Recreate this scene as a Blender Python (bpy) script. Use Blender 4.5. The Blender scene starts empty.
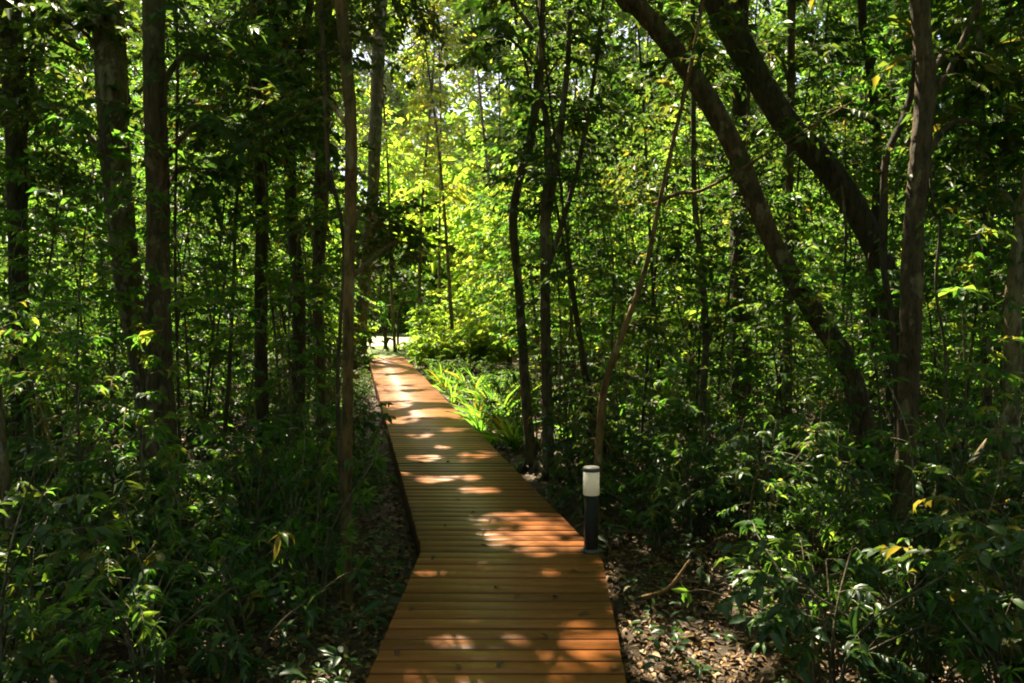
import bpy, math
import numpy as np
from math import radians as R, sin, cos, pi

rng = np.random.default_rng(7)
scene = bpy.context.scene
COL = scene.collection

# ------------------------------------------------------------------ view
FPX = 850.0
DECK_Z = 0.22
CAM_Z = DECK_Z + 1.70
PITCH = math.atan((341.5 - 298.0) / FPX)
CAM = np.array([0.0, 0.0, CAM_Z])

def ray(px, py):
    x = (px - 512.0) / FPX
    yd = (py - 341.5) / FPX
    f = np.array([0, cos(PITCH), -sin(PITCH)])
    u = np.array([0, sin(PITCH), cos(PITCH)])
    return f + np.array([x, 0, 0]) - yd * u

def P(px, py, D):
    d = ray(px, py)
    return CAM + d * (D / d[1])

def on_plane(px, py, z):
    d = ray(px, py)
    return CAM + d * ((z - CAM_Z) / d[2])

# sun comes from ahead, a little to one side
SUN_EL, SUN_AZ = R(56), R(-24)          # azimuth from +Y towards +X
S = np.array([sin(SUN_AZ) * cos(SUN_EL), cos(SUN_AZ) * cos(SUN_EL), sin(SUN_EL)])

# ------------------------------------------------------------------ gaps cut in the leaves along the sun's path, shaped to place sun patches
GX0, GY0, GRES, GN = -24.0, -6.0, 0.03, 1600
gx = GX0 + (np.arange(GN) + .5) * GRES
gy = GY0 + (np.arange(GN) + .5) * GRES
gap_all = np.zeros((GN, GN), bool)       # kept open at all heights
gap_top = np.zeros((GN, GN), bool)       # gaps of the high canopy only

def ell(grid, cx, cy, rx, ry, ang=0.0):
    m = max(rx, ry) * 1.2
    i0, i1 = np.searchsorted(gy, [cy - m, cy + m]); j0, j1 = np.searchsorted(gx, [cx - m, cx + m])
    if i1 <= i0 or j1 <= j0: return
    X, Y = np.meshgrid(gx[j0:j1] - cx, gy[i0:i1] - cy)
    c, s = cos(ang), sin(ang)
    u = (X * c + Y * s) / rx; v = (-X * s + Y * c) / ry
    w = 1 + .22 * np.sin(3 * np.arctan2(v, u) + cx * 7) + .12 * np.sin(5 * np.arctan2(v, u) + cy * 5)
    grid[i0:i1, j0:j1] |= (u * u + v * v) < w

def deck_gap(px, py, hx, hy, n=1, grid=None):
    grid = gap_all if grid is None else grid
    c = on_plane(px, py, DECK_Z)
    a = on_plane(px, py - hy, DECK_Z); b = on_plane(px, py + hy, DECK_Z)
    sx = hx * c[1] / FPX + (.05 if py < 590 else .02); sy = abs(a[1] - b[1]) / 2 + (.055 if py < 590 else .03)
    if n == 1:
        ell(grid, c[0], c[1], sx, sy)
    else:
        for k in range(n):
            ell(grid, c[0] + rng.uniform(-.8, .8) * sx, c[1] + rng.uniform(-.8, .8) * sy,
                sx * rng.uniform(.18, .42), sy * rng.uniform(.25, .45), rng.uniform(-.5, .5))

for a in [(535, 532, 66, 14), (548, 545, 48, 9), (520, 520, 50, 9), (562, 540, 36, 10),
          (590, 634, 36, 13), (610, 650, 30, 13), (570, 656, 42, 13), (588, 665, 24, 9), (600, 642, 34, 9), (560, 676, 30, 8),
          (450, 641, 26, 7), (515, 637, 20, 6), (476, 617, 22, 6), (425, 674, 24, 8), (462, 679, 34, 8), (500, 652, 10, 4), (545, 600, 12, 4),
          (482, 660, 10, 4), (391, 671, 12, 4), (440, 573, 9, 3), (548, 573, 8, 3), (487, 565, 10, 3), (420, 573, 8, 3),
          (440, 479, 28, 4), (470, 478, 14, 3), (470, 490, 30, 3), (425, 458, 18, 4), (478, 454, 20, 4),
          (402, 420, 16, 4), (455, 430, 16, 3), (420, 436, 14, 3), (470, 460, 10, 3),
          (398, 405, 14, 4), (430, 412, 14, 3), (388, 392, 14, 3), (410, 397, 16, 3), (400, 382, 16, 3),
          (392, 371, 15, 2), (390, 362, 14, 1.5), (445, 447, 12, 2)]:
    deck_gap(*a)
for a in [(665, 582, 56, 16), (705, 602, 40, 10), (690, 630, 60, 18), (640, 592, 30, 18), (655, 655, 34, 12), (690, 628, 90, 40, 16)]:
    deck_gap(*a)
for a in [(100, 600, 60, 40, 22), (60, 430, 70, 30, 16), (200, 520, 70, 40, 12), (770, 500, 90, 30, 18), (900, 480, 80, 30, 14), (820, 610, 60, 30, 12)]:
    deck_gap(*a, grid=gap_top)

ell(gap_all, *(lambda q: (q[0], q[1]))(on_plane(591, 551, DECK_Z) - np.append(S[:2] / S[2], 0) * .48), .16, .2)
def deck_mid(y): return 0.0 if y < 5.7 else -.19 * (y - 5.7)
ell(gap_all, -5.4, 36, 3.0, 6.5)
# sun flecks of the high canopy, more of them away from the viewer
for k in range(2300):
    y = rng.uniform(1.5, 34) if k < 1500 else rng.uniform(16, 31); x = rng.uniform(-.75, .75) * (y + 4)
    p = 0.5 if y < 9 else (0.6 if y < 13 else .85)
    if y < 14 and abs(x - deck_mid(y)) < 1.1: p *= .06
    if rng.random() < p:
        r = rng.uniform(.1, .30) if y < 10 else rng.uniform(.15, .55)
        ell(gap_top, x, y, r, r * rng.uniform(.8, 2.), rng.uniform(0, 3))

def gap_at(px, py, D, r, grid):
    p = P(px, py, D); q = p[:2] - S[:2] * ((p[2] - DECK_Z) / S[2])
    ell(grid, q[0], q[1], r, r * rng.uniform(.8, 1.6), rng.uniform(0, 3))
for a in [(150, 130, 6.6, .15), (160, 360, 6.6, .14), (112, 60, 7.4, .15), (320, 60, 11, .2), (515, 220, 9.3, .18), (545, 300, 8.9, .15), (740, 150, 8, .16), (800, 290, 8, .14), (918, 180, 6.2, .13), (1013, 270, 6.4, .16), (1011, 300, 6.4, .12), (962, 292, 6.1, .2), (598, 430, 7.2, .16), (530, 440, 9.2, .2), (548, 450, 8.9, .16), (600, 380, 7.2, .14), (136, 300, 7.3, .2),
          (346, 500, 5.3, .12), (348, 380, 5.3, .1), (640, 25, 8, .2), (855, 370, 8, .15), (985, 450, 6.1, .15), (72, 100, 10.5, .3), (905, 330, 6.2, .12), (680, 195, 7.2, .15)]:
    gap_at(*a, gap_top)
for k in range(290):
    D = rng.uniform(4.5, 15)
    px, py, r = (rng.uniform(-10, 1034) if k < 230 else rng.uniform(-10, 360)), rng.uniform(150, 560), rng.uniform(.1, .3)
    p = P(px, py, D); q = p[:2] - S[:2] * ((p[2] - DECK_Z) / S[2])
    if abs(q[0] - deck_mid(q[1])) > 1.3: gap_at(px, py, D, r, gap_top)

for k in range(90):
    y = rng.uniform(14, 29); x = (rng.uniform(400, 640) - 512) / FPX * y
    ell(gap_top, x - S[0] / S[2] * 3, y - S[1] / S[2] * 3, rng.uniform(.35, .7), rng.uniform(.4, .9), rng.uniform(0, 3))

def carve(pos, high=False):
    """True for leaves that stay."""
    k = (pos[:, 2] - DECK_Z) / S[2]
    q = pos[:, :2] - k[:, None] * S[:2]
    j = ((q[:, 0] - GX0) / GRES).astype(int); i = ((q[:, 1] - GY0) / GRES).astype(int)
    ok = (i >= 0) & (i < GN) & (j >= 0) & (j < GN)
    i = np.clip(i, 0, GN - 1); j = np.clip(j, 0, GN - 1)
    cut = ok & gap_all[i, j] & (pos[:, 2] > .95) & (rng.random(len(pos)) < np.where((pos[:, 2] > 6) & (q[:, 1] < 27), .975, 1))
    cut |= ok & gap_top[i, j] & (pos[:, 2] > 5.0)
    return ~cut

# ------------------------------------------------------------------ materials
def mat(name):
    m = bpy.data.materials.new(name); m.use_nodes = True
    nt = m.node_tree
    for n in list(nt.nodes):
        if n.type != 'OUTPUT_MATERIAL' and n.type != 'BSDF_PRINCIPLED': nt.nodes.remove(n)
    return m, nt, nt.nodes['Principled BSDF'], nt.nodes['Material Output']

def ramp(nt, cols):
    r = nt.nodes.new('ShaderNodeValToRGB')
    e = r.color_ramp.elements
    while len(e) < len(cols): e.new(.5)
    for k, (p, c) in enumerate(cols):
        e[k].position = p; e[k].color = (*c, 1)
    return r

def noise(nt, scale, detail=4, rough=.6, vec=None, coord='Object', stretch=None):
    n = nt.nodes.new('ShaderNodeTexNoise'); n.inputs['Scale'].default_value = scale
    n.inputs['Detail'].default_value = detail; n.inputs['Roughness'].default_value = rough
    tc = nt.nodes.new('ShaderNodeTexCoord'); src = tc.outputs[coord]
    if stretch:
        mp = nt.nodes.new('ShaderNodeMapping'); mp.inputs['Scale'].default_value = stretch
        nt.links.new(src, mp.inputs['Vector']); src = mp.outputs[0]
    nt.links.new(src, n.inputs['Vector'])
    return n

def mix_rgb(nt, fac, a, b, mode='MIX'):
    m = nt.nodes.new('ShaderNodeMix'); m.data_type = 'RGBA'; m.blend_type = mode
    for i, v in ((0, fac), (6, a), (7, b)):
        if hasattr(v, 'links') or hasattr(v, 'is_linked'): nt.links.new(v, m.inputs[i])
        else: m.inputs[i].default_value = v if i == 0 else (*v, 1)
    return m.outputs[2]

def bump(nt, b, h, strength=.5, dist=.01):
    n = nt.nodes.new('ShaderNodeBump'); n.inputs['Strength'].default_value = strength
    n.inputs['Distance'].default_value = dist
    nt.links.new(h, n.inputs['Height']); nt.links.new(n.outputs[0], b.inputs['Normal'])

def leaf_mat(name, cols, tcols, trans=.45, rough=.48, spec=.4):
    m, nt, b, out = mat(name)
    at = nt.nodes.new('ShaderNodeAttribute'); at.attribute_name = 'tone'
    oi = nt.nodes.new('ShaderNodeObjectInfo')
    ad = nt.nodes.new('ShaderNodeMath'); ad.operation = 'MULTIPLY_ADD'
    nt.links.new(oi.outputs['Random'], ad.inputs[0]); ad.inputs[1].default_value = .3
    su = nt.nodes.new('ShaderNodeMath'); su.operation = 'SUBTRACT'
    nt.links.new(at.outputs['Fac'], su.inputs[0]); su.inputs[1].default_value = .15
    nt.links.new(su.outputs[0], ad.inputs[2])
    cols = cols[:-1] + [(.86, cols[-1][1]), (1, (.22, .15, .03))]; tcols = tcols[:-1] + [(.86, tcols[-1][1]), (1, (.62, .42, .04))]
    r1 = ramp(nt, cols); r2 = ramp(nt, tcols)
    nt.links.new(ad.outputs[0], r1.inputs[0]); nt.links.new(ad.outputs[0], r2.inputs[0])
    nt.links.new(r1.outputs[0], b.inputs['Base Color'])
    b.inputs['Roughness'].default_value = rough; b.inputs['Specular IOR Level'].default_value = spec
    tr = nt.nodes.new('ShaderNodeBsdfTranslucent'); nt.links.new(r2.outputs[0], tr.inputs['Color'])
    mx = nt.nodes.new('ShaderNodeMixShader'); mx.inputs[0].default_value = trans
    nt.links.new(b.outputs[0], mx.inputs[1]); nt.links.new(tr.outputs[0], mx.inputs[2])
    nt.links.new(mx.outputs[0], out.inputs['Surface'])
    return m

M = {}
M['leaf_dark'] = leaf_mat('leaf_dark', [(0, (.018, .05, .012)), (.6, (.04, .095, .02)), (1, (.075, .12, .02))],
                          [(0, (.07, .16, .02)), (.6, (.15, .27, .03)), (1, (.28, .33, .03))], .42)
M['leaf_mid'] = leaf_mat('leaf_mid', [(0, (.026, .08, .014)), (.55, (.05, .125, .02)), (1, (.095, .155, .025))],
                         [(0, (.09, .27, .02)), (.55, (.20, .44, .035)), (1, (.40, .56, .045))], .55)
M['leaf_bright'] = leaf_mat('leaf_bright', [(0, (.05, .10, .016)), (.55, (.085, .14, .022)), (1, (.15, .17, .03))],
                            [(0, (.20, .40, .025)), (.55, (.40, .62, .045)), (1, (.66, .74, .06))], .68)  # raised colour and translucency stand in for the glow of the sunlit centre
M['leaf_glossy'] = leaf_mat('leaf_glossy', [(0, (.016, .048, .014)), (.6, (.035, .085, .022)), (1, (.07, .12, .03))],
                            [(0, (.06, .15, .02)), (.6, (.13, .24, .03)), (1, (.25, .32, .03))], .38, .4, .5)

def litter_mat():
    m, nt, b, out = mat('dry_leaf')
    at = nt.nodes.new('ShaderNodeAttribute'); at.attribute_name = 'tone'
    r = ramp(nt, [(0, (.04, .018, .008)), (.4, (.12, .055, .02)), (.8, (.26, .145, .05)), (1, (.42, .29, .12))])
    nt.links.new(at.outputs['Fac'], r.inputs[0]); nt.links.new(r.outputs[0], b.inputs['Base Color'])
    b.inputs['Roughness'].default_value = .6
    return m
M['dry_leaf'] = litter_mat()

def bark_mat(name, dark, light, lichen, lamt, scale=6.0):
    m, nt, b, out = mat(name)
    n1 = noise(nt, scale, 6, .65, stretch=(1, 1, .22))
    r1 = ramp(nt, [(.3, dark), (.7, light)])
    nt.links.new(n1.outputs['Fac'], r1.inputs[0])
    n2 = noise(nt, 7.5, 4, .5, stretch=(1, 1, .7))
    r2 = ramp(nt, [(.66 - lamt * .2, (0, 0, 0)), (.69 - lamt * .2, (1, 1, 1))])
    nt.links.new(n2.outputs['Fac'], r2.inputs[0])
    mu = nt.nodes.new('ShaderNodeMath'); mu.operation = 'MULTIPLY'; mu.inputs[1].default_value = .75
    nt.links.new(r2.outputs[0], mu.inputs[0])
    c = mix_rgb(nt, mu.outputs[0], r1.outputs[0], lichen)
    n4 = noise(nt, 1.3, 3, .5)
    r4 = ramp(nt, [(.45, (0, 0, 0)), (.7, (1, 1, 1))]); nt.links.new(n4.outputs['Fac'], r4.inputs[0])
    mu2 = nt.nodes.new('ShaderNodeMath'); mu2.operation = 'MULTIPLY'; mu2.inputs[1].default_value = .55
    nt.links.new(r4.outputs[0], mu2.inputs[0])
    c = mix_rgb(nt, mu2.outputs[0], c, (.05, .065, .02))
    nt.links.new(c, b.inputs['Base Color'])
    b.inputs['Roughness'].default_value = .85
    n3 = noise(nt, scale * 4, 6, .7, stretch=(1, 1, .3))
    r3 = ramp(nt, [(.36, (.35, .33, .3)), (.56, (1.55, 1.48, 1.38))]); nt.links.new(n3.outputs['Fac'], r3.inputs[0])
    c = mix_rgb(nt, .85, c, r3.outputs[0], 'MULTIPLY'); nt.links.new(c, b.inputs['Base Color'])
    bump(nt, b, n3.outputs['Fac'], 1.0, .06)
    return m
M['bark_lichen'] = bark_mat('bark_lichen', (.05, .037, .02), (.19, .14, .08), (.30, .28, .19), .5)
M['bark_red'] = bark_mat('bark_red', (.05, .03, .016), (.19, .12, .067), (.25, .20, .12), .3)
M['bark_dark'] = bark_mat('bark_dark', (.028, .02, .012), (.10, .07, .042), (.15, .13, .08), .2)
M['bark_pale'] = bark_mat('bark_pale', (.13, .09, .045), (.36, .27, .15), (.42, .37, .26), .5)
M['bark_gold'] = bark_mat('bark_gold', (.12, .066, .02), (.33, .20, .075), (.35, .29, .16), .3)
M['bark_grey'] = bark_mat('bark_grey', (.055, .04, .022), (.19, .145, .085), (.28, .25, .17), .4)

def deck_mat():
    m, nt, b, out = mat('deck_wood')
    at = nt.nodes.new('ShaderNodeAttribute'); at.attribute_name = 'tone'
    n1 = noise(nt, 5, 6, .65, stretch=(.5, 9, 9))
    n2 = noise(nt, 1.1, 4, .6)
    ad = nt.nodes.new('ShaderNodeMath'); ad.operation = 'MULTIPLY_ADD'; ad.inputs[1].default_value = .55
    nt.links.new(n1.outputs['Fac'], ad.inputs[0])
    mm = nt.nodes.new('ShaderNodeMath'); mm.operation = 'MULTIPLY'; mm.inputs[1].default_value = .45
    nt.links.new(at.outputs['Fac'], mm.inputs[0]); nt.links.new(mm.outputs[0], ad.inputs[2])
    r = ramp(nt, [(.2, (.10, .034, .010)), (.5, (.26, .084, .020)), (.82, (.42, .140, .034))])
    nt.links.new(ad.outputs[0], r.inputs[0])
    r2 = ramp(nt, [(.5, (0, 0, 0)), (.75, (1, 1, 1))]); nt.links.new(n2.outputs['Fac'], r2.inputs[0])
    m2 = nt.nodes.new('ShaderNodeMath'); m2.operation = 'MULTIPLY'; m2.inputs[1].default_value = .55
    nt.links.new(r2.outputs[0], m2.inputs[0])
    c = mix_rgb(nt, m2.outputs[0], r.outputs[0], (.17, .08, .027))
    ns = noise(nt, 9, 6, .75); rs = ramp(nt, [(.60, (0, 0, 0)), (.72, (1, 1, 1))]); nt.links.new(ns.outputs['Fac'], rs.inputs[0])
    ms = nt.nodes.new('ShaderNodeMath'); ms.operation = 'MULTIPLY'; ms.inputs[1].default_value = .5
    nt.links.new(rs.outputs[0], ms.inputs[0])
    c = mix_rgb(nt, ms.outputs[0], c, (.09, .045, .018))
    nt.links.new(c, b.inputs['Base Color'])
    n5 = noise(nt, 2.3, 5, .6)
    r5 = ramp(nt, [(.3, (.34,) * 3), (.7, (.54,) * 3)]); nt.links.new(n5.outputs['Fac'], r5.inputs[0])
    nt.links.new(r5.outputs[0], b.inputs['Roughness'])
    b.inputs['Specular IOR Level'].default_value = .42
    n3 = noise(nt, 14, 5, .7, stretch=(.35, 6, 6))
    bump(nt, b, n3.outputs['Fac'], .25, .004)
    return m
M['deck'] = deck_mat()

def plain(name, col, rough=.6, spec=.5, nscale=0, dark=.7, metal=0):
    m, nt, b, out = mat(name)
    if nscale:
        n = noise(nt, nscale, 5, .6)
        r = ramp(nt, [(.3, tuple(c * dark for c in col)), (.7, col)])
        nt.links.new(n.outputs['Fac'], r.inputs[0]); nt.links.new(r.outputs[0], b.inputs['Base Color'])
        bump(nt, b, n.outputs['Fac'], .1, .003)
    else:
        b.inputs['Base Color'].default_value = (*col, 1)
    b.inputs['Roughness'].default_value = rough; b.inputs['Specular IOR Level'].default_value = spec
    b.inputs['Metallic'].default_value = metal
    return m
M['fascia'] = plain('fascia_wood', (.12, .045, .018), .6, .4, 6, .5)
M['joist'] = plain('joist_wood', (.07, .035, .02), .8, .2, 5, .6)
M['lamp_black'] = plain('painted_post', (.018, .013, .009), .45, .3, 25, .75)
M['lamp_grey'] = plain('lamp_cap_metal', (.11, .105, .095), .5, .35, 18, .75)
M['lamp_white'] = plain('frosted_diffuser', (.80, .78, .72), .35, .5, 14, .92)
def frosted(m):
    nt = m.node_tree; b = nt.nodes['Principled BSDF']
    tr = nt.nodes.new('ShaderNodeBsdfTranslucent'); tr.inputs['Color'].default_value = (.85, .82, .76, 1)
    mx = nt.nodes.new('ShaderNodeMixShader'); mx.inputs[0].default_value = .5
    nt.links.new(b.outputs[0], mx.inputs[1]); nt.links.new(tr.outputs[0], mx.inputs[2])
    nt.links.new(mx.outputs[0], nt.nodes['Material Output'].inputs['Surface'])
frosted(M['lamp_white'])

def ground_mat():
    m, nt, b, out = mat('forest_soil')
    n1 = noise(nt, 22, 8, .75); n2 = noise(nt, 1.7, 5, .6)
    r1 = ramp(nt, [(.35, (.028, .017, .01)), (.55, (.085, .05, .026)), (.72, (.17, .11, .055))])
    nt.links.new(n1.outputs['Fac'], r1.inputs[0])
    r2 = ramp(nt, [(.4, (0, 0, 0)), (.65, (1, 1, 1))]); nt.links.new(n2.outputs['Fac'], r2.inputs[0])
    m2 = nt.nodes.new('ShaderNodeMath'); m2.operation = 'MULTIPLY'; m2.inputs[1].default_value = .6
    nt.links.new(r2.outputs[0], m2.inputs[0])
    c = mix_rgb(nt, m2.outputs[0], r1.outputs[0], (.04, .032, .016))
    nt.links.new(c, b.inputs['Base Color']); b.inputs['Roughness'].default_value = .9
    bump(nt, b, n1.outputs['Fac'], .8, .03)
    return m
M['soil'] = ground_mat()
def two(name, a, c, s, s2=0.5):
    m, nt, b, out = mat(name)
    n = noise(nt, s, 6, .7); r = ramp(nt, [(.35, a), (.65, c)])
    nt.links.new(n.outputs['Fac'], r.inputs[0]); nt.links.new(r.outputs[0], b.inputs['Base Color'])
    b.inputs['Roughness'].default_value = .9; bump(nt, b, n.outputs['Fac'], .5, .02)
    return m
M['lawn'] = two('lawn_grass', (.05, .09, .015), (.11, .14, .03), 3)
M['sand'] = two('pale_sand', (.30, .26, .17), (.42, .37, .26), 2)

# ------------------------------------------------------------------ mesh helpers
def link_mesh(name, V, F, m, parent=None, smooth=False, tone=None, tone_domain='FACE'):
    """V (n,3); F list of (k,) int arrays grouped by size: [array(n,3), array(n,4)]"""
    me = bpy.data.meshes.new(name)
    F = [f for f in F if len(f)]
    nl = sum(f.size for f in F); npoly = sum(len(f) for f in F)
    me.vertices.add(len(V)); me.vertices.foreach_set('co', np.ascontiguousarray(V, np.float32).ravel())
    me.loops.add(nl); me.loops.foreach_set('vertex_index', np.concatenate([f.ravel() for f in F]).astype(np.int32))
    me.polygons.add(npoly)
    sizes = np.concatenate([np.full(len(f), f.shape[1]) for f in F])
    me.polygons.foreach_set('loop_start', (np.cumsum(sizes) - sizes).astype(np.int32))
    if smooth: me.polygons.foreach_set('use_smooth', np.ones(npoly, bool))
    me.update(calc_edges=True)
    if tone is not None:
        a = me.attributes.new('tone', 'FLOAT', tone_domain); a.data.foreach_set('value', np.asarray(tone, np.float32))
    me.materials.append(m)
    o = bpy.data.objects.new(name, me); COL.objects.link(o)
    if parent is not None: o.parent = parent; o.location = tuple(-v for v in parent.location)
    return o

LABELLED = []
def tag(o, label=None, cat=None, group=None, kind=None):
    if label: o['label'] = label
    if cat: o['category'] = cat
    if group: o['group'] = group
    if kind: o['kind'] = kind
    return o

def empty(name, loc):
    o = bpy.data.objects.new(name, None); COL.objects.link(o); o.location = tuple(float(v) for v in loc)
    o.empty_display_size = .2
    return o

class Tubes:
    def __init__(s): s.V = []; s.F4 = []; s.F3 = []; s.n = 0
    def add(s, pts, rad, sides=8, rough=0.0, cap=True):
        pts = np.asarray(pts, float); rad = np.asarray(rad, float); n = len(pts)
        t = np.gradient(pts, axis=0); t /= np.linalg.norm(t, axis=1)[:, None] + 1e-9
        ref = np.array([0, 1, 0.]) if abs(t[:, 2]).mean() > .6 else np.array([0, 0, 1.])
        a = np.cross(t, ref); a /= np.linalg.norm(a, axis=1)[:, None] + 1e-9
        b = np.cross(t, a)
        th = np.arange(sides) * 2 * pi / sides
        rr = rad[:, None] * np.ones(sides)
        if rough:
            ph = rng.uniform(0, 6.28, 3)
            rr = rr * (1 + rough * (.5 * np.sin(2 * th + ph[0])[None] + .5 * np.sin(3 * th[None] + ph[1] + np.linspace(0, 5, n)[:, None])
                                    + rng.normal(0, .35, rr.shape)))
        v = pts[:, None] + a[:, None] * (np.cos(th)[None] * rr)[..., None] + b[:, None] * (np.sin(th)[None] * rr)[..., None]
        i = np.arange(n - 1)[:, None] * sides; j = np.arange(sides)[None]; j2 = (j + 1) % sides
        f = np.stack([i + j, i + j2, i + sides + j2, i + sides + j], -1).reshape(-1, 4) + s.n
        s.V.append(v.reshape(-1, 3)); s.F4.append(f)
        k = len(v.reshape(-1, 3))
        if cap:
            c = np.array([pts[0], pts[-1]]); s.V.append(c)
            jj = np.arange(sides)
            s.F3.append(np.stack([np.full(sides, k), (jj + 1) % sides, jj], -1) + s.n)
            s.F3.append(np.stack([np.full(sides, k + 1), (n - 1) * sides + jj, (n - 1) * sides + (jj + 1) % sides], -1) + s.n)
            k += 2
        s.n += k
    def build(s, name, m, parent=None):
        return link_mesh(name, np.concatenate(s.V), [np.concatenate(s.F3) if s.F3 else np.zeros((0, 3), int), np.concatenate(s.F4)], m, parent, True)

def norm(v): return v / (np.linalg.norm(v, axis=-1, keepdims=True) + 1e-9)

COARSE_V = np.array([[0, 0, 0], [.42, .5, .10], [1, 0, -.12], [.42, -.5, .10]])
COARSE_F = [np.array([[0, 2, 1], [0, 3, 2]])]
FINE_V = np.array([[0, 0, 0], [.24, .40, .07], [.62, .42, .03], [1, 0, -.22], [.62, -.42, .03], [.24, -.40, .07], [.3, 0, 0], [.68, 0, -.06]])
FINE_F = [np.array([[0, 6, 1], [0, 5, 6], [7, 3, 2], [7, 4, 3]]), np.array([[6, 7, 2, 1], [5, 4, 7, 6]])]
BLADE_V = np.array([[0, .25, 0], [0, -.25, 0], [.35, .5, .03], [.35, -.5, .03], [.7, .4, -.06], [.7, -.4, -.06], [1, 0, -.26], [.35, 0, 0], [.7, 0, -.1]])
BLADE_F = [np.array([[4, 8, 6], [8, 5, 6]]), np.array([[0, 7, 2, 0][:4]])[:0].reshape(0, 4), np.array([[2, 7, 8, 4], [7, 3, 5, 8]]), np.array([[0, 1, 7], [0, 7, 2], [1, 3, 7]])]
BLADE_F = [np.concatenate([BLADE_F[0], BLADE_F[3]]), BLADE_F[2]]

class Leaves:
    def __init__(s): s.p = []; s.d = []; s.u = []; s.l = []; s.w = []; s.t = []
    def add(s, p, d, u, l, w, t):
        s.p.append(p); s.d.append(d); s.u.append(u); s.l.append(l); s.w.append(w); s.t.append(t)
    def count(s): return sum(len(x) for x in s.p)
    def build(s, name, m, parent=None, shape='coarse', do_carve=True, smooth=False):
        p = np.concatenate(s.p); d = norm(np.concatenate(s.d)); u = np.concatenate(s.u)
        l = np.concatenate(s.l); w = np.concatenate(s.w); t = np.concatenate(s.t)
        if do_carve:
            k = carve(p + d * l[:, None] * .5)
            p, d, u, l, w, t = p[k], d[k], u[k], l[k], w[k], t[k]
        side = norm(np.cross(u, d)); up = np.cross(d, side)
        TV, TF = {'coarse': (COARSE_V, COARSE_F), 'fine': (FINE_V, FINE_F), 'blade': (BLADE_V, BLADE_F)}[shape]
        curl = rng.uniform(.4, 2.2, len(p))
        V = (p[:, None] + d[:, None] * (TV[None, :, 0] * l[:, None])[..., None]
             + side[:, None] * (TV[None, :, 1] * w[:, None])[..., None]
             + up[:, None] * (TV[None, :, 2] * (l * curl)[:, None])[..., None])
        nv = len(TV); off = (np.arange(len(p)) * nv)[:, None, None]
        F = [(f[None] + off).reshape(-1, f.shape[1]) for f in TF]
        tone = np.concatenate([np.repeat(t, len(f)) for f in TF])
        return link_mesh(name, V.reshape(-1, 3), F, m, parent, smooth, tone)

def rand_dir(n): return norm(rng.normal(size=(n, 3)))

def tones(n, mean=.5, sd=.2): return np.clip(rng.normal(mean, sd, n), 0, 1)

def spray(L, T, start, direc, length, nleaf, ll, tone=.5, droop=.25, twig=.004, ratio=.42, whorl=False, upn=.55):
    """a leafy twig: leaves in two rows along a drooping stem, or a whorl at its end"""
    k = 6
    t = np.linspace(0, 1, k)
    direc = norm(np.asarray(direc, float))
    jit = rng.normal(0, .05, 3)
    pts = start + direc * (t * length)[:, None] + np.array([0, 0, -1.]) * (droop * length * t ** 2)[:, None] + jit * (t ** 2 * length)[:, None]
    if T is not None: T.add(pts, np.linspace(twig, twig * .45, k), 4, cap=False)
    u = np.sort(rng.uniform(.12, 1, nleaf)) if not whorl else np.clip(rng.normal(.93, .06, nleaf), 0, 1)
    pos = np.stack([np.interp(u, t, pts[:, c]) for c in range(3)], 1)
    tang = norm(np.gradient(pts, axis=0)); tg = np.stack([np.interp(u, t, tang[:, c]) for c in range(3)], 1)
    up0 = norm(np.cross(np.cross(tg, np.array([0, 0, 1.]) + rng.normal(0, .15, 3)), tg))
    sd = np.cross(up0, tg)
    if whorl:
        a = np.arange(nleaf) * 2.4 + rng.uniform(0, 6)
        dd = tg * rng.uniform(.1, .7, nleaf)[:, None] + (up0 * np.cos(a)[:, None] + sd * np.sin(a)[:, None])
    else:
        sg = np.where(np.arange(nleaf) % 2, 1, -1)
        dd = tg * rng.uniform(.4, .9, nleaf)[:, None] + sd * (sg * rng.uniform(.6, 1, nleaf))[:, None]
    dd = norm(dd + np.array([0, 0, -1.]) * rng.uniform(0, .55, nleaf)[:, None] + rng.normal(0, .15, (nleaf, 3)))
    un = norm(np.array([0, 0, 1.]) + rng.normal(0, upn, (nleaf, 3)))
    l = ll * rng.uniform(.6, 1.15, nleaf)
    L.add(pos, dd, un, l, l * ratio * rng.uniform(.8, 1.2, nleaf), np.where(rng.random(nleaf) < .003, 1.15, np.minimum(tones(nleaf, tone), .82)))
    return pts

def catmull(pts, per=5):
    pts = np.asarray(pts, float)
    p = np.vstack([2 * pts[0] - pts[1], pts, 2 * pts[-1] - pts[-2]])
    out = []
    for i in range(1, len(p) - 2):
        t = np.linspace(0, 1, per, endpoint=False)[:, None]
        a, b, c, d = p[i - 1], p[i], p[i + 1], p[i + 2]
        out.append(.5 * (2 * b + (c - a) * t + (2 * a - 5 * b + 4 * c - d) * t ** 2 + (3 * b - a - 3 * c + d) * t ** 3))
    out.append(p[-2][None])
    return np.concatenate(out)

# ------------------------------------------------------------------ the deck's edges (x as a function of y)
def dp(px, py): return on_plane(px, py, DECK_Z)[:2]
LE = [dp(365, 683), dp(422, 550), dp(368, 357)]
RE = [dp(627, 683), dp(601, 556), dp(404, 357)]
LE = [LE[0] + (LE[0] - LE[1]) * 4] + LE
RE = [RE[0] + (RE[0] - RE[1]) * 4] + RE
LE, RE = np.array(LE), np.array(RE)
DECK_END = float(LE[-1][1])
def left_x(y): return np.interp(y, LE[:, 1], LE[:, 0])
def right_x(y): return np.interp(y, RE[:, 1], RE[:, 0])
def deck_c(y): return (left_x(y) + right_x(y)) / 2

def ground_z(x, y):
    x = np.asarray(x, float); y = np.asarray(y, float)
    return .04 * np.sin(x * .9 + 1) * np.cos(y * .7) + .02 * np.sin(x * 2.3 + y * 1.7) - .02

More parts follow.
